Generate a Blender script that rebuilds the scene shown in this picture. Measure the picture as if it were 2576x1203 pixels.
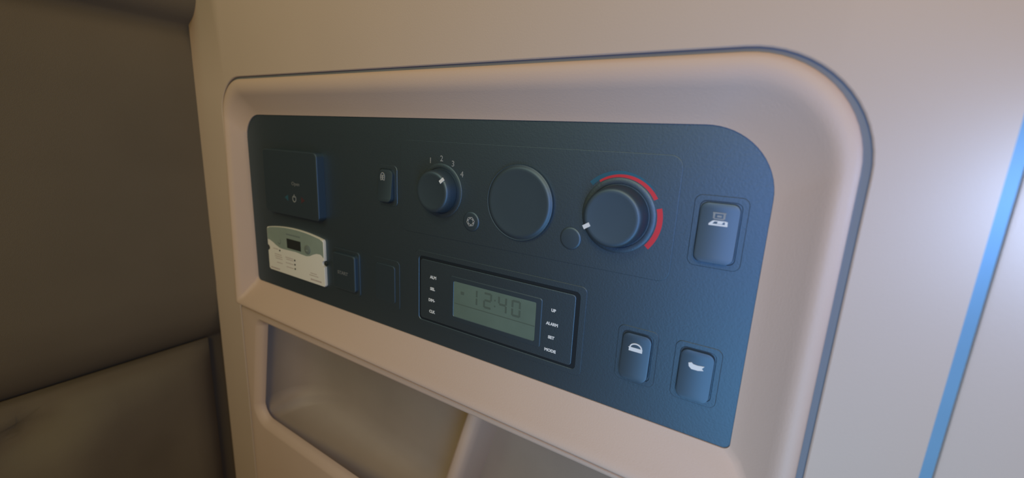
import bpy, bmesh, math, random
from mathutils import Vector, Matrix
random.seed(3)
SC = bpy.context.scene
COL = SC.collection
for o in list(bpy.data.objects):
    bpy.data.objects.remove(o)

# ------------------------------------------------------------------ camera
# world: X right along the panel wall, Z up, the wall faces -Y; metres
cd = bpy.data.cameras.new('camera')
cam = bpy.data.objects.new('camera', cd)
COL.objects.link(cam)
SC.camera = cam
cd.sensor_width = 36.0
cd.lens = 1111.0 / 2576.0 * 36.0
cd.clip_start = 0.005
cd.clip_end = 50
Rm = Matrix(((0.84661, -0.15553, 0.50898),
             (0.53013, 0.16192, -0.83231),
             (0.04704, 0.97447, 0.21954)))
cam.matrix_world = Matrix.Translation((0, -0.24, 0)) @ Rm.to_4x4()
cd.dof.use_dof = True
cd.dof.focus_distance = 0.31
cd.dof.aperture_fstop = 5.2

# ------------------------------------------------------------------ light
w = bpy.data.worlds.new('world')
SC.world = w
w.use_nodes = True
w.node_tree.nodes['Background'].inputs[0].default_value = (1.0, 0.62, 0.27, 1)
w.node_tree.nodes['Background'].inputs[1].default_value = 0.10


def area(name, loc, target, size, energy, color, spread=180):
    ld = bpy.data.lights.new(name, 'AREA')
    ld.shape = 'DISK'
    ld.size = size
    ld.energy = energy
    ld.color = color
    ld.spread = math.radians(spread)
    o = bpy.data.objects.new(name, ld)
    COL.objects.link(o)
    o.location = loc
    o.rotation_euler = (Vector(target) - Vector(loc)).to_track_quat('-Z', 'Y').to_euler()
    return o


area('warm_cab_light', (-0.10, -0.62, 0.62), (-0.15, 0, -0.10), 0.25, 1.188, (1.000, 0.849, 0.674))
area('cool_reading_light', (0.102, -0.033, -0.011), (0.07, 0, -0.03), 0.03, 0.05072, (0.310, 0.517, 1.000))
area('warm_front_light', (0.30, -0.95, 0.45), (-0.15, 0, -0.10), 0.3, 3.49, (1.000, 0.711, 0.175))
area('cool_low_fill', (0.05, -0.26, -0.26), (0.0, 0, -0.10), 0.18, 0.4078, (0.275, 0.635, 1.000))  # added low light, its blue reflection stands in for lens glare
area('cool_glare_fill', (0.06, -0.27, -0.03), (0.0, 0, -0.05), 0.16, 0.4045, (0.223, 0.414, 1.000))  # added light beside the camera, not a flash; gives the panel its glare-like sheen
area('left_fill_light', (-0.45, -0.75, 0.45), (-0.15, 0, -0.10), 0.25, 0.7044, (0.713, 1.000, 0.765))  # added fill from the left to balance the tones, no known lamp

SC.view_settings.view_transform = 'Standard'
SC.view_settings.look = 'None'
SC.view_settings.exposure = 0.0
SC.view_settings.gamma = 1.0
SC.view_settings.use_curve_mapping = False


# ------------------------------------------------------------------ materials
def mat(name, col, rough=0.5, spec=0.5, var=0.06, vscale=9.0, bump=0.0, bscale=900.0, glare_sheen=0.0):
    m = bpy.data.materials.new(name)
    m.use_nodes = True
    nt = m.node_tree
    b = nt.nodes['Principled BSDF']
    b.inputs['Roughness'].default_value = rough
    b.inputs['Specular IOR Level'].default_value = spec
    if glare_sheen:
        b.inputs['IOR'].default_value = 2.0
        b.inputs['Specular Tint'].default_value = (0.52, 0.77, 1.0, 1)  # blue-tinted reflection stands in for lens glare over the panel
    geo = nt.nodes.new('ShaderNodeNewGeometry')
    n = nt.nodes.new('ShaderNodeTexNoise')
    n.inputs['Scale'].default_value = vscale
    n.inputs['Detail'].default_value = 3
    nt.links.new(geo.outputs['Position'], n.inputs['Vector'])
    r = nt.nodes.new('ShaderNodeMapRange')
    r.inputs['From Min'].default_value = 0.3
    r.inputs['From Max'].default_value = 0.7
    r.inputs['To Min'].default_value = 1 - var
    r.inputs['To Max'].default_value = 1 + var
    nt.links.new(n.outputs['Fac'], r.inputs['Value'])
    mx = nt.nodes.new('ShaderNodeVectorMath')
    mx.operation = 'SCALE'
    mx.inputs[0].default_value = col
    nt.links.new(r.outputs['Result'], mx.inputs['Scale'])
    nt.links.new(mx.outputs['Vector'], b.inputs['Base Color'])
    if bump:
        n2 = nt.nodes.new('ShaderNodeTexNoise')
        n2.inputs['Scale'].default_value = bscale
        n2.inputs['Detail'].default_value = 2
        nt.links.new(geo.outputs['Position'], n2.inputs['Vector'])
        bp = nt.nodes.new('ShaderNodeBump')
        bp.inputs['Strength'].default_value = bump
        bp.inputs['Distance'].default_value = 0.0004
        nt.links.new(n2.outputs['Fac'], bp.inputs['Height'])
        nt.links.new(bp.outputs['Normal'], b.inputs['Normal'])
    return m


M = {}
M['beige'] = mat('beige_plastic', (0.64, 0.485, 0.395), 0.55, 0.5, 0.03, 6, 0.25)
M['beige_wall'] = mat('beige_wall_plastic', (0.585, 0.465, 0.38), 0.55, 0.5, 0.03, 5, 0.25)
M['pocket'] = mat('shaded_pocket_beige', (0.40, 0.335, 0.29), 0.6, 0.4, 0.06, 12, 0.25)  # frame beige made darker, the shade inside the pocket put into the colour
M['gasket'] = mat('grey_rubber_gasket', (0.18, 0.20, 0.23), 0.6, 0.5, 0.05, 20)
M['strip'] = mat('blue_grey_trim', (0.15, 0.31, 0.46), 0.55, 0.5, 0.04, 20)
M['black'] = mat('black_panel_plastic', (0.010, 0.011, 0.011), 0.54, 1.0, 0.05, 25, 0.2, glare_sheen=1.0)
M['black_key'] = mat('black_key_plastic', (0.009, 0.012, 0.015), 0.54, 1.0, 0.05, 40, glare_sheen=1.0)
M['black_knob'] = mat('black_knob_rubber', (0.009, 0.012, 0.014), 0.56, 1.0, 0.05, 40, glare_sheen=1.0)
M['gap'] = mat('dark_gap', (0.004, 0.010, 0.016), 0.6, 0.6)
M['white_print'] = mat('white_print', (0.78, 0.80, 0.80), 0.5, 0.4, 0.03)
M['grey_print'] = mat('grey_print', (0.30, 0.32, 0.32), 0.5, 0.4, 0.10, 300)
M['faint_print'] = mat('faint_grey_print', (0.16, 0.17, 0.17), 0.5, 0.4, 0.10, 300)
M['red'] = mat('red_print', (0.62, 0.045, 0.060), 0.5, 0.4, 0.05)
M['blue'] = mat('blue_print', (0.03, 0.13, 0.20), 0.5, 0.4, 0.05)
M['cyan'] = mat('faint_cyan_print', (0.03, 0.10, 0.14), 0.5, 0.4)
M['dimred'] = mat('faint_red_print', (0.08, 0.035, 0.04), 0.5, 0.4)
M['white'] = mat('white_plastic', (0.84, 0.82, 0.76), 0.45, 0.5, 0.03)
M['sage'] = mat('grey_green_label', (0.27, 0.34, 0.30), 0.45, 0.5, 0.06, 60)
M['dark'] = mat('dark_window', (0.022, 0.028, 0.028), 0.35, 0.5)
M['smudge'] = mat('pale_red_print', (0.50, 0.42, 0.39), 0.6, 0.3)
M['sage_ink'] = mat('dark_sage_ink', (0.17, 0.21, 0.20), 0.6, 0.3)
M['lcd'] = mat('lcd_green', (0.135, 0.195, 0.160), 0.40, 0.5, 0.06, 50)
M['lcd_ink'] = mat('lcd_segment_ink', (0.095, 0.132, 0.108), 0.45, 0.5)
M['fabric'] = mat('brown_wall_fabric', (0.168, 0.146, 0.115), 0.9, 0.2, 0.12, 5, 0.5, 1500)
M['cushion'] = mat('brown_cushion_fabric', (0.168, 0.146, 0.115), 0.9, 0.2, 0.15, 7, 0.5, 1500)
M['headliner'] = mat('grey_headliner', (0.15, 0.13, 0.10), 0.9, 0.2, 0.06, 8)


# ------------------------------------------------------------------ helpers (mesh coordinates in millimetres)
def tag(o, label=None, cat=None, group=None, kind=None):
    if label: o['label'] = label
    if cat: o['category'] = cat
    if group: o['group'] = group
    if kind: o['kind'] = kind
    return o


def thing(name, loc, label, cat, group=None):
    o = bpy.data.objects.new(name, None)
    o.empty_display_size = 0.01
    COL.objects.link(o)
    o.location = Vector(loc) / 1000
    return tag(o, label, cat, group)


def link(name, me, m, parent=None, loc=None):
    o = bpy.data.objects.new(name, me)
    COL.objects.link(o)
    if not me.materials:
        me.materials.append(m)
    if parent is not None:
        o.parent = parent
    if loc is not None:
        o.location = Vector(loc) / 1000
    return o


def mesh_from(bm, smooth=40):
    """bm in mm -> mesh in metres"""
    bmesh.ops.scale(bm, vec=(0.001,) * 3, verts=bm.verts)
    bmesh.ops.recalc_face_normals(bm, faces=bm.faces)
    me = bpy.data.meshes.new('m')
    bm.to_mesh(me)
    bm.free()
    if smooth:
        me.polygons.foreach_set('use_smooth', [True] * len(me.polygons))
        me.set_sharp_from_angle(angle=math.radians(smooth))
    return me


def rrect(x0, x1, z0, z1, radii, K=10, E=1):
    """clockwise from top-left; radii (tl, tr, br, bl)"""
    tl, tr, br, bl = radii if hasattr(radii, '__len__') else (radii,) * 4
    out = []
    cs = [(x0 + tl, z1 - tl, tl, 180), (x1 - tr, z1 - tr, tr, 90), (x1 - br, z0 + br, br, 0), (x0 + bl, z0 + bl, bl, -90)]
    for cx, cz, r, a in cs:
        for k in range(K + 1):
            t = math.radians(a - 90 * k / K)
            out.append((cx + r * math.cos(t), cz + r * math.sin(t)))
    return out


def loft(bm, loops, closed=True, cap0=False, cap1=False):
    rows = []
    for lp, y in loops:
        rows.append([bm.verts.new((p[0], y if len(p) < 3 else p[2], p[1])) for p in lp])
    n = len(rows[0])
    for a, b in zip(rows, rows[1:]):
        for i in range(n if closed else n - 1):
            j = (i + 1) % n
            bm.faces.new((a[i], a[j], b[j], b[i]))
    if cap0: bm.faces.new(rows[0])
    if cap1: bm.faces.new(rows[-1])
    return rows


def plate(x0, x1, z0, z1, r, yb, yf, bev=0.6, K=6):
    """rounded plate between back yb and front yf (yf < yb), bevelled front"""
    rr = radii = r if hasattr(r, '__len__') else (r,) * 4
    ri = tuple(max(q - bev, 0.05) for q in rr)
    rm = tuple(max(q - bev * 0.3, 0.05) for q in rr)
    bm = bmesh.new()
    loft(bm, [(rrect(x0, x1, z0, z1, rr, K), yb),
              (rrect(x0, x1, z0, z1, rr, K), yf + bev),
              (rrect(x0 + bev * .3, x1 - bev * .3, z0 + bev * .3, z1 - bev * .3, rm, K), yf + bev * .3),
              (rrect(x0 + bev, x1 - bev, z0 + bev, z1 - bev, ri, K), yf)], cap0=True, cap1=True)
    return mesh_from(bm, 20)


def frame_ring(outer, inner, yb, yf, bev=0.5, K=6):
    """ring between two rounded rects given as (x0,x1,z0,z1,r)"""
    def g(o, d):
        x0, x1, z0, z1, r = o
        return rrect(x0 + d, x1 - d, z0 + d, z1 - d, max(r - d, .05), K)
    bm = bmesh.new()
    rows = loft(bm, [(g(inner, 0), yb), (g(outer, 0), yb), (g(outer, 0), yf + bev), (g(outer, bev), yf),
                     (g(inner, -bev), yf), (g(inner, 0), yf + bev), (g(inner, 0), yb)])
    bmesh.ops.remove_doubles(bm, verts=bm.verts, dist=1e-5)
    return mesh_from(bm)


def lathe(prof, n=64):
    """profile of (radius, y); first and last radius 0 are closed"""
    bm = bmesh.new()
    rows = []
    for r, y in prof:
        if r <= 0:
            rows.append([bm.verts.new((0, y, 0))])
        else:
            rows.append([bm.verts.new((r * math.cos(2 * math.pi * i / n), y, r * math.sin(2 * math.pi * i / n))) for i in range(n)])
    for a, b in zip(rows, rows[1:]):
        for i in range(n):
            j = (i + 1) % n
            if len(a) == 1 and len(b) == 1: continue
            if len(a) == 1: bm.faces.new((a[0], b[j], b[i]))
            elif len(b) == 1: bm.faces.new((a[i], a[j], b[0]))
            else: bm.faces.new((a[i], a[j], b[j], b[i]))
    return mesh_from(bm)


def prism(pts, y0, y1):
    bm = bmesh.new()
    loft(bm, [(pts, y0), (pts, y1)], cap0=True, cap1=True)
    return mesh_from(bm, 30)


def band(r0f, r1f, a0, a1, y0, y1, n=40):
    """arc band; radii are functions of 0..1, angles in degrees"""
    inn, out = [], []
    for i in range(n + 1):
        t = i / n
        a = math.radians(a0 + (a1 - a0) * t)
        inn.append((r0f(t) * math.cos(a), r0f(t) * math.sin(a)))
        out.append((r1f(t) * math.cos(a), r1f(t) * math.sin(a)))
    bm = bmesh.new()
    f = [[bm.verts.new((p[0], y, p[1])) for p in L] for y in (y0, y1) for L in (inn, out)]
    for i in range(n):
        bm.faces.new((f[0][i], f[0][i + 1], f[1][i + 1], f[1][i]))
        bm.faces.new((f[2][i], f[2][i + 1], f[3][i + 1], f[3][i]))
        bm.faces.new((f[0][i], f[0][i + 1], f[2][i + 1], f[2][i]))
        bm.faces.new((f[1][i], f[1][i + 1], f[3][i + 1], f[3][i]))
    for i in (0, n):
        bm.faces.new((f[0][i], f[1][i], f[3][i], f[2][i]))
    return mesh_from(bm, 30)


def rot_rect(L, W, ang, y0, y1, c=(0, 0)):
    ca, sa = math.cos(math.radians(ang)), math.sin(math.radians(ang))
    pts = [(c[0] + x * ca - z * sa, c[1] + x * sa + z * ca) for x, z in ((-L / 2, -W / 2), (L / 2, -W / 2), (L / 2, W / 2), (-L / 2, W / 2))]
    return prism(pts, y0, y1)


def text(name, s, size, loc, m, parent, rot=0, sx=1.0, ext=0.08, bold=0.0):
    """flat lettering facing -Y, centred on loc (mm, parent space)"""
    cu = bpy.data.curves.new('t', 'FONT')
    cu.body = s
    cu.size = size / 1000
    cu.align_x = 'CENTER'
    cu.align_y = 'CENTER'
    cu.extrude = ext / 1000
    cu.offset = bold / 1000
    cu.resolution_u = 3
    t = bpy.data.objects.new('t', cu)
    COL.objects.link(t)
    dg = bpy.context.evaluated_depsgraph_get()
    me = bpy.data.meshes.new_from_object(t.evaluated_get(dg))
    bpy.data.objects.remove(t)
    me.transform(Matrix.Rotation(math.radians(90), 4, 'X') @ Matrix.Diagonal((sx, 1, 1, 1)))
    me.transform(Matrix.Rotation(math.radians(-rot), 4, 'Y'))
    me.materials.clear()
    return link(name, me, m, parent, loc)


def copy_tree(o, parent=None):
    c = o.copy()
    COL.objects.link(c)
    if parent is not None: c.parent = parent
    for ch in list(o.children):
        copy_tree(ch, c)
    return c


# ------------------------------------------------------------------ the setting
PD = 14.0            # depth of the black panel's face behind the wall face
XL, XR = -553.0, 69.0
K = 16


# beige wall with the opening, its top curving over into the ceiling
bm = bmesh.new()
hole = rrect(-502.0, 30.0, -480, 47.5, (36, 56, 20, 20), K)
hole_in = rrect(-501.4, 29.4, -479.4, 46.9, (35.5, 55.5, 20, 20), K)


big = []
n4 = K + 1
crn = [(XL, 420), (XR, 420), (XR, -700), (XL, -700)]
for q, (cx, cz) in enumerate(crn):
    seg = hole[q * n4:(q + 1) * n4]
    for k, p in enumerate(seg):
        if k == K // 2: big.append((cx, cz))
        elif (k < K // 2) == (q in (0, 2)):
            big.append((cx, p[1]))
        else:
            big.append((p[0], cz))
loft(bm, [(hole_in, 6.0), (hole_in, 0.6), (hole, 0.0), (big, 0.0)])
# left and right returns
for x in (XL, XR):
    vs = [bm.verts.new(v) for v in ((x, 0, 420), (x, 0, -700), (x, 30, -700), (x, 30, 420))]
    bm.faces.new(vs)
bmesh.ops.remove_doubles(bm, verts=bm.verts, dist=1e-4)
wall = link('wall_back', mesh_from(bm, 30), M['beige_wall'])
tag(wall, kind='structure')

# left wall: fabric, with a soft crease above the cushion
bm = bmesh.new()
ys = [20 - 30 * i for i in range(31)]
zs = [420, 200, 135, 120, 113, 108, 104, 101, 98, 92, 84, 70, 40, 0, -60, -120, -180, -215, -228, -238, -246, -252, -256]
dx = {420: 30, 200: 28, 135: 27, 120: 24, 113: 20, 108: 16, 104: 10, 101: 5, 98: 1.5, 92: 0, 84: 1.5, 70: 4, 40: 4, 0: 4, -60: 4, -120: 4, -180: 5, -215: 2, -228: -3, -238: -8, -246: -14, -252: -20, -256: -26}
rows = [[bm.verts.new((XL - 4 + dx[z], y, z)) for y in ys] for z in zs]
for a, b in zip(rows, rows[1:]):
    for i in range(len(ys) - 1): bm.faces.new((a[i], a[i + 1], b[i + 1], b[i]))
row = [bm.verts.new((XL - 36, y, -262)) for y in ys]
for i in range(len(ys) - 1): bm.faces.new((rows[-1][i], rows[-1][i + 1], row[i + 1], row[i]))
rows.append(row)
row = [bm.verts.new((XL - 36, y, -900)) for y in ys]
for i in range(len(ys) - 1): bm.faces.new((rows[-1][i], rows[-1][i + 1], row[i + 1], row[i]))
tag(link('wall_left', mesh_from(bm, 60), M['fabric']), kind='structure')

# padded lower bolster along the left wall
bm = bmesh.new()
random.seed(5)
NY, NZ = 46, 30
grid = []
for i in range(NZ + 1):
    t = i / NZ
    row = []
    for j in range(NY + 1):
        s = j / NY
        y = -3 - 770 * s
        z = -258 - 330 * t
        puff = 32 * (1 - (1 - min(t / 0.20, 1)) ** 2) ** 0.5
        puff *= (1 - (1 - min(s / 0.13, 1)) ** 2) ** 0.5
        # a deep soft fold running down towards the front and a shallow hollow
        fold = -24 * math.exp(-((y + 166 - (z + 285) * 0.5) / 24) ** 2) * math.exp(-((z + 288) / 17) ** 2)
        hump = 7 * math.exp(-((y + 118 - (z + 280) * 0.45) / 26) ** 2) * min(t / .1, 1)
        hollow = -9 * math.exp(-((y + 60) / 34) ** 2) * min(max((t - .10) / .25, 0), 1)
        row.append(bm.verts.new((XL - 28 + puff + fold + hump + hollow, y, z)))
    grid.append(row)
for a, b in zip(grid, grid[1:]):
    for j in range(NY): bm.faces.new((a[j], a[j + 1], b[j + 1], b[j]))
# back so that it is a body
back = [[bm.verts.new((XL - 30, v.co.y, v.co.z)) for v in (r[0], r[-1])] for r in (grid[0], grid[-1])]
bm.faces.new((back[0][0], back[0][1], back[1][1], back[1][0]))
cu = link('bolster_cushion', mesh_from(bm, 80), M['cushion'])
tag(cu, 'dark brown padded cushion along the dark wall left of the beige panel', 'cushion')

# slim grey strip and the panel beyond it
me = prism([(69.0, 420), (73.3, 420), (73.3, -700), (69.0, -700)], 30, 1.0)
tag(link('trim_1', me, M['strip']), kind='structure')
bm = bmesh.new()
pr = [(73.3, 30), (73.3, 1.4), (73.9, 0.2), (75.2, -0.3), (330, -0.3), (330, 30)]
loft(bm, [([(x, 420, y) for x, y in pr], 0), ([(x, -700, y) for x, y in pr], 0)], cap0=True, cap1=True)
tag(link('wall_right', mesh_from(bm, 30), M['beige_wall']), kind='structure')

# ------------------------------------------------------------------ moulded surround of the controls
SUR = thing('control_console', (-237, 0, -76), 'beige moulded console with rounded corners holding the large black control panel', 'control panel')
bm = bmesh.new()
ZB = -193.0


def shift(lp, o):
    return [(p[0] - o[0], p[1] - o[1]) + tuple(p[2:]) for p in lp]


O = (-237, -76)


def sl(x0, x1, z0, z1, r, y): return (shift(rrect(x0, x1, z0, z1, r, K), O), y)


def tilt(lp, left, right):
    """lower edge runs slightly downhill to the right like the seam"""
    out = []
    for p in lp[0]:
        x, z = p[0] + O[0], p[1] + O[1]
        if z < -150:
            k = (x + 500) / 442
            k = min(max(k, 0), 1)
            wgt = min((-150 - z) / 45, 1)
            z += (left * (1 - k) + right * k) * wgt
        out.append((x - O[0], z - O[1], lp[1] - (5.0 * min(max((-160 - z) / 30, 0), 1) if lp[1] < 5 else 0)))
    return (out, lp[1])


loops = [
    tilt(sl(-498.0, 25.8, ZB, 44.6, (33, 52, 3, 4), 7.0), 1.5, -4.5),
    tilt(sl(-498.0, 25.8, ZB, 44.6, (33, 52, 3, 4), 0.6), 1.5, -4.5),
    tilt(sl(-497.4, 25.2, ZB + .6, 44.0, (32.5, 51.5, 3, 4), -0.6), 1.5, -4.5),
    tilt(sl(-496.2, 23.2, ZB + 1.6, 41.8, (31.5, 50, 3, 4), -1.8), 1.5, -4.5),
    tilt(sl(-495.0, 20.5, ZB + 2.8, 38.5, (30.5, 48, 3, 4), -2.2), 1.5, -4.5),
    tilt(sl(-493.6, 18.2, ZB + 4.4, 35.0, (29.5, 46, 3, 4), -1.7), 1.5, -4.5),
    tilt(sl(-491.8, 16.0, ZB + 6.4, 32.0, (28.5, 44, 3.5, 4), -0.4), 1.5, -4.5),
    tilt(sl(-490.4, 13.6, ZB + 8.4, 29.2, (27.8, 42, 3.5, 4.2), 1.6), 1.2, -3.6),
    sl(-486.0, 2.0, ZB + 22, 18.0, (26, 39, 4, 5), 10.5),
    sl(-484.3, -4.6, -165.6, 12.4, (25, 36, 4, 5), PD - 0.8),
    sl(-484.3, -4.6, -165.6, 12.4, (25, 36, 4, 5), PD + 5),
]
loft(bm, loops)
link('frame', mesh_from(bm, 45), M['beige'], SUR)
# rubber gasket in the groove around it
bm = bmesh.new()
gi = rrect(-498.1, 25.9, -480, 44.7, (33, 52, 18, 18), K)
go = rrect(-501.6, 29.6, -480, 47.1, (36, 56, 20, 20), K)
loft(bm, [(shift(gi, O), 7.0), (shift(gi, O), 2.0), (shift(go, O), 2.0), (shift(go, O), 7.0)])
g = link('gasket', mesh_from(bm, 30), M['gasket'], SUR)
g['label'] = 'dark grey groove line around the beige frame'

# ------------------------------------------------------------------ storage pocket under the seam
PK = thing('storage_pocket', (-237, 0, -330), 'beige open storage pocket below the seam under the black control panel', 'storage pocket')
O2 = (-237, -330)


def pocket_open(d):
    """opening outline grown by d: slightly slanted left side"""
    pts = rrect(-483 - d, 10 + d, -333 - d, -208.5 + d * 0.75, (5 + d * .8, 12 + d, 18 + d, 17 + d), K)
    out = []
    for x, z in pts:
        k = min(max((z + 305) / 96, 0), 1)
        if x < -300:
            x += k * 20 * min(max((-300 - x) / 170, 0), 1)
            z -= min(max((-320 - z) / 12, 0), 1) * 0
        if z < -270:
            z -= 6 * min(max((x + 470) / 150, 0), 4) * min((-270 - z) / 50, 1)
        out.append((x - O2[0], z - O2[1]))
    return out


seam = []
for p in rrect(-498.0, 25.8, -478, -198.3, (2, 2, 16, 16), K):
    x, z = p
    if z > -230:
        k = min(max((x + 500) / 442, 0), 1)
        z += 2.2 * (1 - k) - 3.6 * k
    seam.append((x - O2[0], z - O2[1]))
seam_in = [(p[0] * .999, p[1] - 0.5 if p[1] > 100 else p[1]) for p in seam]
bm = bmesh.new()
loft(bm, [(seam, 7.0), (seam, 0.4), (seam_in, -0.5),
          (pocket_open(8.5), -0.9), (pocket_open(6.0), -0.4), (pocket_open(1.5), 3.6), (pocket_open(0.0), 6.0), (pocket_open(-0.3), 9.0)])
link('rim', mesh_from(bm, 40), M['beige'], PK)
bm = bmesh.new()


def deep(s, drop=0.0, left=0.0):
    # behind its lip the pocket widens to the left and falls away below
    lp = [(p[0] - left * min(max((-p[0] - 150) / 60, 0), 1), p[1] - drop * min(max((-p[1]) / 25, 0), 1) - .0) for p in pocket_open(-0.3)]
    cx = sum(p[0] for p in lp) / len(lp); cz = sum(p[1] for p in lp) / len(lp)
    return [(cx + (p[0] - cx) * s + 0, cz + (p[1] - cz) * s) for p in lp]


loft(bm, [(deep(1), 9.0), (deep(1.0, 60, 8), 11.0), (deep(1.0, 75, 10), 30.0), (deep(.995, 75, 8), 46.0), (deep(.97, 72, 4), 58.0), (deep(.93, 66), 66.0), (deep(.86, 60), 71.0), (deep(.72, 50), 73.0)], cap1=True)
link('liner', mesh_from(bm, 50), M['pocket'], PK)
# divider rib standing inside the pocket
bm = bmesh.new()
pf = [(-9.5, 73), (-7.5, 40), (-5.6, 33), (-2.5, 30.2), (2.5, 30.2), (5.6, 33), (7.5, 40), (9.5, 73)]
loft(bm, [([(x + 47, 124, y) for x, y in pf], 0), ([(x * 1.25 + 2, -30, y) for x, y in pf], 0)], closed=False)
link('divider_rib', mesh_from(bm, 60), M['beige'], PK)

# ------------------------------------------------------------------ black control panel
me = plate(-486 + 244, -3 + 244, -167.5 + 77, 14 + 77, (26, 37, 5, 6), PD + 4, PD, 0.3, 12)
cp = link('control_panel', me, M['black'], SUR, (-244 + 237, 0, -77 + 76))
cp['label'] = 'large flat black panel behind the dials and switches'


# ------------------------------------------------------------------ climate control unit
HV = thing('climate_control', (-150, PD, -40), 'black climate control unit with three round dials and red temperature arc', 'climate control')
F = -0.35   # face of the unit relative to the panel
me = plate(-262 + 150, -49 + 150, -76 + 40, -4 + 40, 7, 0.0, F, 0.35)
link('faceplate', me, M['black'], HV)


def dial(cx, cz, R, h, mark=None, ring=True):
    loc = (cx + 150, 0, cz + 40)
    if ring:
        rg = lathe([(R + 4.2, F + .3), (R + 4.2, F - 0.2), (R + 3.8, F - 0.5), (R + 1.2, F - 0.6), (R + 0.8, F - 0.4), (R + 0.8, F + .3)])
        link('dial_ring', rg, M['black'], HV, loc)
    kn = lathe([(0, F + .4), (R, F + .4), (R, F - 2), (R - 0.4, F - h * .55), (R - 1.1, F - h + 1.1), (R - 1.9, F - h + .25), (R - 2.9, F - h), (R - 4.2, F - h + .12), (R * .5, F - h + .5), (0, F - h + .6)])
    k = link('knob', kn, M['black_knob'], HV, loc)
    if mark:
        r, a, rr = mark
        mk = rot_rect(4.5, 2.5, rr, F - h - .12, F - h + .5, (r * math.cos(math.radians(a)), r * math.sin(math.radians(a))))
        m = link('pointer', mk, M['white_print'], k)
        m['label'] = 'white pointer mark'
    return k


dial(-220, -40, 16.2, 10.5, (13.3, 42, 38))
dial(-150, -41, 25.5, 3.4, None, False)
dial(-82.5, -41.2, 18.3, 12, (15.7, 204, 32))
# fan speed digits
for s, x, z, rt, mm_ in (('1', -230.2, -18.4, 0, 'grey_print'), ('2', -219.3, -16.3, 0, 'grey_print'), ('3', -208.4, -19.4, 0, 'grey_print'), ('4', -200.0, -26.4, 0, 'grey_print')):
    text('digit', s, 6.0, (x + 150, F - .05, z + 40), M[mm_], HV, bold=.05)
# temperature scale: blue thinning out above, red below it, then a red arc alone
C3 = (-82.2 + 150, 0, -41.3 + 40)
b = link('cold_scale', band(lambda t: 24.0 + 1.2 * t, lambda t: 26.9 - .7 * t, 136, 42, F + .2, F - .16), M['blue'], HV, C3)
b['label'] = 'blue cold scale arc'
r1 = link('warm_scale', band(lambda t: 22.9, lambda t: 24.2 + 1.1 * t, 124, 30, F + .2, F - .12), M['red'], HV, C3)
r1['label'] = 'red warm scale arc above the knob'
r2 = link('warm_scale', band(lambda t: 22.8, lambda t: 25.9, 17, -41, F + .2, F - .12), M['red'], HV, C3)
r2['label'] = 'red warm scale arc right of the knob'
# air conditioning button with its snowflake, and the plain one opposite
for x, flake in ((-190.5, True), (-111.5, False)):
    loc = (x + 150, 0, -59.5 + 40)
    bt = link('round_button', lathe([(0, F + .3), (7.2, F + .3), (7.2, F - .4), (6.8, F - .75), (5.9, F - .85), (0, F - .7)], 40), M['black_key'], HV, loc)
    if flake:
        bm = bmesh.new()
        for k in range(6):
            a = math.radians(60 * k + 10)
            for (r, wd, ln, da) in ((3.0, .65, 1.5, 0), (2.6, .6, 1.7, 60), (2.6, .6, 1.7, -60)):
                c = (r * math.cos(a) * 1.0, r * math.sin(a))
                aa = a + math.radians(da)
                ca, sa = math.cos(aa), math.sin(aa)
                q = [(c[0] + x2 * ca - z2 * sa, c[1] + x2 * sa + z2 * ca) for x2, z2 in ((-ln / 2, -wd / 2), (ln / 2, -wd / 2), (ln / 2, wd / 2), (-ln / 2, wd / 2))]
                loft(bm, [(q, F - .7), (q, F - .95 - .01 * k)], cap0=True, cap1=True)
        me = mesh_from(bm, 30)
        link('snowflake_symbol', me, M['grey_print'], bt)
        me = band(lambda t: 1.9, lambda t: 3.4, 0, 360, F - .7, F - .94, 30)
        link('ring_symbol', me, M['grey_print'], bt)


# ------------------------------------------------------------------ rocker switches
def rocker(name, x, z, W, H, label, cat, group=None, h=4.6):
    t = thing(name, (x, PD, z), label, cat, group)
    link('bezel', frame_ring((-W / 2 - 3.6, W / 2 + 3.6, -H / 2 - 3.6, H / 2 + 3.6, 4), (-W / 2 - .4, W / 2 + .4, -H / 2 - .4, H / 2 + .4, 3), .6, -0.4, .3), M['black'], t)
    # rocker cap: upper half pressed in, lower half standing proud
    bm = bmesh.new()
    rr = rrect(-W / 2, W / 2, -H / 2, H / 2, (4, 4, 4, 4), 6)
    ri = rrect(-W / 2 + 1.1, W / 2 - 1.1, -H / 2 + 1.1, H / 2 - 1.1, (3.2, 3.2, 3.2, 3.2), 6)

    def yy(z, d=0.0):
        u = z / (H / 2)
        return -(h * (0.62 - 0.30 * u) + (0.9 * u * u)) + d
    loft(bm, [(rr, 1.0), ([(p[0], p[1], yy(p[1], 1.1)) for p in rr], 0), ([(p[0] * .985, p[1] * .985, yy(p[1], .3)) for p in rr], 0)])
    rows = []
    n = 12
    top = [(p[0], p[1], yy(p[1])) for p in ri]
    last = [bm.verts.new((p[0] * .985, yy(p[1], .3), p[1] * .985)) for p in rr]
    inner = [bm.verts.new((p[0], p[2], p[1])) for p in top]
    N = len(inner)
    for i in range(N):
        j = (i + 1) % N
        bm.faces.new((last[i], last[j], inner[j], inner[i]))
    half = N // 2
    # fill across left/right pairs so that the face follows the curve
    lf = [inner[(N - 1 - i)] for i in range(N // 4)]
    order_r = inner[N // 4:3 * N // 4]
    order_l = [inner[(N // 4 - 1 - i) % N] for i in range(half)]
    for i in range(half - 1):
        try: bm.faces.new((order_l[i], order_r[i], order_r[i + 1], order_l[i + 1]))
        except ValueError: pass
    bmesh.ops.remove_doubles(bm, verts=bm.verts, dist=1e-4)
    cap = link('rocker', mesh_from(bm, 35), M['black_key'], t)
    return t, cap, yy


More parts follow.
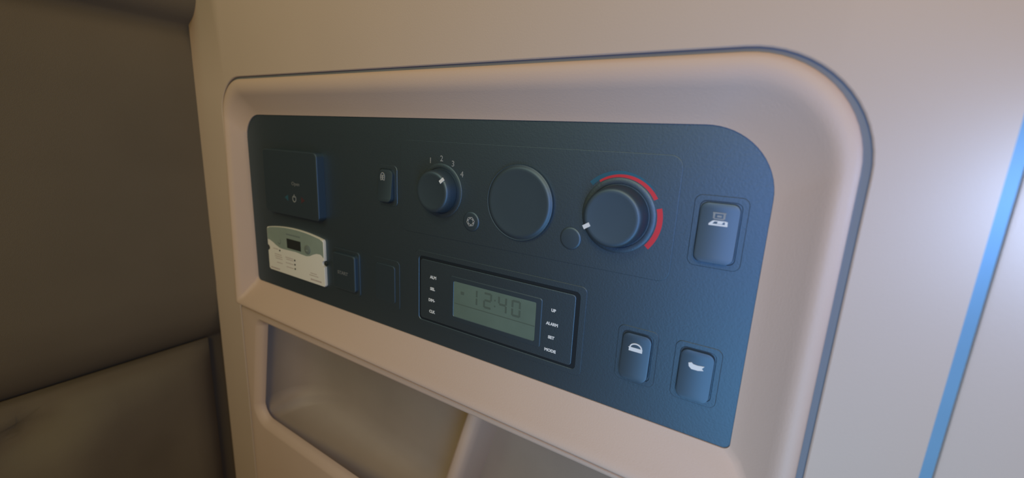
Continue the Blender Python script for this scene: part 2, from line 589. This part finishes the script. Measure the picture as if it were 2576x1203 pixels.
def icon_polys(polys, y, m, parent, name='symbol'):
    bm = bmesh.new()
    for k, q in enumerate(polys):
        loft(bm, [(q, y + .35), (q, y - .12 - .01 * k)], cap0=True, cap1=True)
    return link(name, mesh_from(bm, 30), m, parent)


def arc_poly(cx, cz, rx, rz, a0, a1, wd, n=14):
    o, i_ = [], []
    for k in range(n + 1):
        a = math.radians(a0 + (a1 - a0) * k / n)
        o.append((cx + rx * math.cos(a), cz + rz * math.sin(a)))
        i_.append((cx + (rx - wd) * math.cos(a), cz + (rz - wd) * math.sin(a)))
    return o + i_[::-1]


def R4(x0, x1, z0, z1): return [(x0, z0), (x1, z0), (x1, z1), (x0, z1)]


grp = 'rocker switches at the right end of the black panel'
t, cap, yy = rocker('rocker_switch', -27.6, -43.2, 19.5, 32, 'black rocker switch with two stacked white symbols right of the red arc', 'switch', grp)
yi = yy(8.2)
icon_polys([R4(-3.2, 3.2, 10.4, 11.1), R4(-2.4, 2.6, 7.4, 8.0), R4(-3.0, -2.0, 7.8, 10.4), R4(2.0, 3.0, 7.9, 10.6), R4(-1.0, 1.2, 8.6, 9.6)], yi - .3, M['grey_print'], cap, 'upper_symbol')
icon_polys([R4(-4.6, 4.6, 3.9, 5.0), [(-4.6, 5), (-2.9, 6.6), (-1.6, 6.6), (-2.8, 5)], [(-0.6, 5.2), (1.8, 5.2), (2.6, 6.5), (-0.2, 6.5)], R4(3.2, 4.5, 5.0, 6.6), R4(-2.6, 3.8, 6.3, 6.8)], yy(5) - .35, M['white_print'], cap, 'lower_symbol')
t, cap, yy = rocker('rocker_switch', -62.3, -125.5, 17.5, 29, 'black rocker switch with white domed symbol right of the clock display', 'switch', grp)
icon_polys([R4(-4.1, 4.1, 2.8, 6.0), [(-4, 5.2), (-4.5, 6.0), (-3.2, 6.2), (-2.8, 5.2)], arc_poly(0, 5.9, 3.9, 3.1, 0, 180, .8), R4(3.0, 4.0, 5.0, 6.0)], yy(5) - .35, M['white_print'], cap)
t, cap, yy = rocker('rocker_switch', -27.8, -126.0, 18.0, 29, 'black rocker switch with white irregular symbol in the lower right panel corner', 'switch', grp)
icon_polys([[(-4.2, 7.0), (-3.8, 5.0), (-1.6, 3.0), (0.4, 2.8), (1.2, 3.6), (4.2, 4.4), (3.2, 5.4), (4.4, 7.0), (0.6, 6.6), (-1.6, 6.8), (-2.6, 7.6)]], yy(5) - .35, M['white_print'], cap)
# small switch with the little list symbol, left of the fan dial
t, cap, yy = rocker('small_switch', -277.3, -41.5, 16, 26, 'small black switch with grey oval symbol left of the fan speed dial', 'switch', h=4.5)
icon_polys([arc_poly(-2.6, 6.5, 2.7, 4.2, 0, 360, .7, 20), R4(-4.3, -1.0, 8.0, 8.6), R4(-4.5, -.8, 6.2, 6.8), R4(-4.3, -1.0, 4.4, 5.0), R4(-3.4, -1.8, 4.6, 8.4)], yy(6) - .3, M['grey_print'], cap)
# blank plate in an unused switch place
bp_ = thing('blanking_plate', (-281, PD, -126), 'blank black cover plate between the start button and clock display', 'cover plate')
link('plate', plate(-17, 17, -22, 22, 4, .6, -.4, .3), M['black'], bp_)
link('cap', plate(-12, 12, -17, 17, 3, -.2, -1.1, .5), M['black_key'], bp_)
# start button beside the white remote
sb = thing('start_button', (-332, PD, -126), 'square black push button with grey START lettering right of white remote', 'button')
link('bezel', plate(-19, 18.5, -21, 21, 3.5, .6, -.9, .5), M['black'], sb)
k_ = link('button_cap', plate(-15.5, 15.5, -17, 17.5, 3, -.6, -4.0, 1.0), M['black_key'], sb)
text('lettering', 'START', 4.3, (-1.0, -4.08, -1.0), M['faint_print'], k_, sx=1.15, bold=.1)

# dark heater thermostat in the upper left corner
th = thing('heater_control', (-402, PD, -51), 'dark heater control with faint power symbol and arrows in upper left corner', 'heater control')
link('housing', plate(-43, 43, -31, 31, 4, .6, -7.8, .9, 8), M['black_key'], th)
y_ = -7.88
text('lettering', 'Open', 4.6, (10, y_, 0.5), M['faint_print'], th, sx=1.2, bold=.08)
icon_polys([arc_poly(0, 0, 3.0, 3.3, 120, 420, .9, 22), R4(-.45, .45, 1.2, 4.2)], -7.8, M['grey_print'], th, 'power_symbol').location = (0.0068, 0, -0.0138)
icon_polys([[(2.8, -3), (2.8, 3), (-2.8, 0)]], -7.8, M['cyan'], th, 'left_arrow').location = (-0.006, 0, -0.0138)
icon_polys([[(-2.8, -3), (-2.8, 3), (2.8, 0)]], -7.8, M['dimred'], th, 'right_arrow').location = (0.0205, 0, -0.0138)

# ------------------------------------------------------------------ white remote
RC = thing('remote_display', (-409, PD, -123), 'white remote with arched grey green top and small dark window at lower left', 'remote display')
TK = -2.6


def R_(x, z): return (x + 409, z + 123)


top = []
N = 20
for i in range(N + 1):
    t_ = i / N
    x = -454.6 + 92 * t_
    top.append((x, -100.9 + 4.1 * (1 - (2 * t_ - 1) ** 2) - .6 * 0))
outline = [(-456.0, -102.4)] + top + [(-361.6, -102.6)]
right = [(-361.6, -120.6)] + [(-361.6 - 3.1 * math.sin(math.radians(a)), -124.2 + 3.0 * math.cos(math.radians(a))) for a in range(0, 181, 20)] + [(-361.6, -127.6), (-361.6, -145.8), (-363.2, -147.4)]
left = [(-454.2, -147.0), (-456.0, -145.4), (-456.0, -127.0)] + [(-456.0 + 3.1 * math.sin(math.radians(a)), -123.2 - 3.0 * math.cos(math.radians(a))) for a in range(0, 181, 20)] + [(-456.0, -119.6)]
outl = [R_(*p) for p in outline + right + left]
cz = sum(p[1] for p in outl) / len(outl)
bm = bmesh.new()
ins = [(p[0] * .994, cz + (p[1] - cz) * .988) for p in outl]
loft(bm, [(outl, .5), (outl, TK + .4), (ins, TK)], cap0=True, cap1=True)
link('housing', mesh_from(bm, 35), M['white'], RC)
wave = [(-455.2, -114.3), (-452, -114.2), (-449.6, -115.0), (-445, -116.4), (-441.2, -118.2), (-434, -120.4), (-428.7, -120.7), (-418, -120.4), (-406.8, -120.0), (-396, -120.9), (-389, -121.2), (-384, -120.2), (-378, -117.6), (-373, -116.0), (-368, -115.6), (-365, -116.4), (-362.3, -118.6)]
tp = [(-362.3, -102.9)] + [(p[0], p[1] - .5) for p in top[::-1][1:-1]] + [(-455.2, -102.5)]
g_ = link('label_field', prism([R_(*p) for p in wave + tp], TK + .1, TK - .15), M['sage'], RC)
g_['label'] = 'grey green upper field'
link('screen', prism([R_(*p) for p in ((-420.5, -118.0), (-397.6, -118.1), (-397.6, -108.2), (-420.8, -108.2))], TK, TK - .4), M['dark'], RC)['label'] = 'dark small screen'
bt = lathe([(0, TK), (4.4, TK), (4.4, TK - .7), (3.8, TK - 1.0), (0, TK - .9)], 32)
b_ = link('round_button', bt, M['sage_ink'], RC, (409 - 386.6, 0, 123 - 114.2))
link('button_symbol', prism([(-1.4, -1.4), (1.4, -1.4), (1.6, -.2), (-1.6, -.2)], TK - .8, TK - 1.1), M['sage'], b_)
icon_polys([arc_poly(0, 0, 2.8, 3.4, 200, 400, .7, 12), R4(-.4, 1.6, -3.2, -2.4)], TK - .1, M['sage_ink'], RC, 'left_symbol').location = (-0.0255, 0, 0.0098)
for nm, cx, cz_ in (('indicator', -434.5, -123.4), ('indicator', -409.2, -129.3), ('indicator', -409.2, -133.8), ('indicator', -409.2, -138.3)):
    link(nm, lathe([(0, TK), (.95, TK), (.95, TK - .35), (.5, TK - .6), (0, TK - .65)], 16), M['dark'], RC, (cx + 409, 0, cz_ + 123))
bm = bmesh.new()
random.seed(9)


def micro(x0, x1, z, hh=.8):
    x = x0
    while x < x1:
        wd = random.uniform(.8, 2.2)
        q = [R_(*p) for p in R4(x, min(x + wd, x1), z - hh / 2, z + hh / 2)]
        loft(bm, [(q, TK + .1), (q, TK - .1)], cap0=True, cap1=True)
        x += wd + .45


for x0, x1, z in ((-446, -437, -122.6), (-444, -432, -128.2), (-444, -431, -130.4), (-443, -431, -132.6), (-441, -431, -137), (-425, -412, -128.6), (-424, -412, -130.5), (-425, -412, -134.4), (-424, -412, -138.6), (-384, -374, -137.2), (-386, -372, -139.4)):
    micro(x0, x1, z)
for x0, x1, z in ((-453, -437, -144.2), (-384, -367, -143.6)):
    micro(x0, x1, z, 1.5)
pr_ = link('small_print', mesh_from(bm, 30), M['smudge'], RC)
pr_['kind'] = 'stuff'
bm = bmesh.new()
for x0, x1, z in ((-421, -398, -103.8),):
    micro(x0, x1, z, 1.3)
TK2 = TK
me = mesh_from(bm, 30)
me.transform(Matrix.Translation((0, -0.00015, 0)))
pr_ = link('title_print', me, M['sage_ink'], RC)
pr_['kind'] = 'stuff'
for x_, z_ in ((-455.6, -123.2), (-361.9, -124.2)):
    s_ = link('screw', lathe([(0, .5), (2.2, .5), (2.3, -1.0), (1.6, -1.6), (0, -1.8)], 20), M['dark'], RC, (x_ + 409, 0, z_ + 123))

# ------------------------------------------------------------------ clock display
CK = thing('clock_display', (-168, PD, -121), 'black rectangular clock with pale green screen reading 12:40 below the dials', 'clock')


def P_(x, z): return (x + 168, z + 121)


link('bezel', frame_ring((-246 + 168, -97 + 168, -152 + 121, -89.5 + 121, 4), (-241.5 + 168, -101.5 + 168, -148 + 121, -94 + 121, 3), .6, -0.6, .4), M['black'], CK)
link('groove', plate(-242 + 168, -101 + 168, -148.5 + 121, -93.5 + 121, 3, .5, -.1, .1), M['gap'], CK)
link('faceplate', plate(-239.5 + 168, -104 + 168, -146 + 121, -96 + 121, 2.5, 0, -1.0, .5), M['black'], CK)
link('screen_frame', frame_ring((-209 + 168, -128 + 168, -140 + 121, -104 + 121, 2), (-204.6 + 168, -132.8 + 168, -136 + 121, -108 + 121, .8), -.5, -1.5, .5), M['black_key'], CK)
lc = link('screen', prism([P_(*p) for p in R4(-205, -132.4, -136.4, -107.6)], -.6, -1.2), M['lcd'], CK)
lc['label'] = 'pale green liquid crystal screen'

SEG = {'0': 'abcdef', '1': 'bc', '2': 'abged', '4': 'fgbc'}


def seven(ch, cx, cz, W=7.0, H=11.5, s=1.5):
    out = []
    h2 = H / 2
    g_ = .25
    d = {'a': R4(-W / 2 + g_ + s / 2, W / 2 - g_ - s / 2, h2 - s, h2), 'g': R4(-W / 2 + g_ + s / 2, W / 2 - g_ - s / 2, -s / 2, s / 2), 'd': R4(-W / 2 + g_ + s / 2, W / 2 - g_ - s / 2, -h2, -h2 + s),
         'f': R4(-W / 2, -W / 2 + s, g_ + .3, h2 - g_ - .4), 'b': R4(W / 2 - s, W / 2, g_ + .3, h2 - g_ - .4),
         'e': R4(-W / 2, -W / 2 + s, -h2 + g_ + .4, -g_ - .3), 'c': R4(W / 2 - s, W / 2, -h2 + g_ + .4, -g_ - .3)}
    for k in SEG[ch]:
        out.append([(x + cx, z + cz) for x, z in d[k]])
    return out


for ch, cx in (('1', -186.0), ('2', -173.0), ('4', -160.0), ('0', -148.5)):
    x, z = P_(cx, -116.3)
    icon_polys(seven(ch, x, z, 7.6, 12.4, 1.5), -1.15, M['lcd_ink'], lc, 'digit')
icon_polys([R4(*[a + 168 for a in (-167.1, -166.0)], *[b + 121 for b in (-115, -113.9)]), R4(*[a + 168 for a in (-167.1, -166.0)], *[b + 121 for b in (-119.5, -118.4)])], -1.15, M['lcd_ink'], lc, 'colon')
icon_polys([R4(-198 + 168, -194.8 + 168, -117 + 121, -114.6 + 121)], -1.15, M['lcd_ink'], lc, 'afternoon_mark')
icon_polys([R4(-204 + 168, -133 + 168, -125.6 + 121, -125.0 + 121)], -1.15, M['lcd_ink'], lc, 'divider_line')
for s, x, z, sx in (('ALM', -226.0, -109.6, 1.0), ('SEL', -226.6, -119.3, 1.0), ('DIM-', -227.4, -129.0, .95), ('CLK', -227.0, -138.6, .95)):
    text('lettering', s, 3.3, (x + 168, -1.06, z + 121), M['white_print'], CK, sx=sx, bold=.14)
for s, x, z, sx in (('UP', -119.4, -110.4, 1.0), ('ALARM', -119.8, -120.3, 1.0), ('SET', -119.8, -130.0, 1.1), ('MODE', -120.0, -139.6, 1.1)):
    text('lettering', s, 2.9, (x + 168, -1.06, z + 121), M['white_print'], CK, sx=sx * .95, bold=.16)
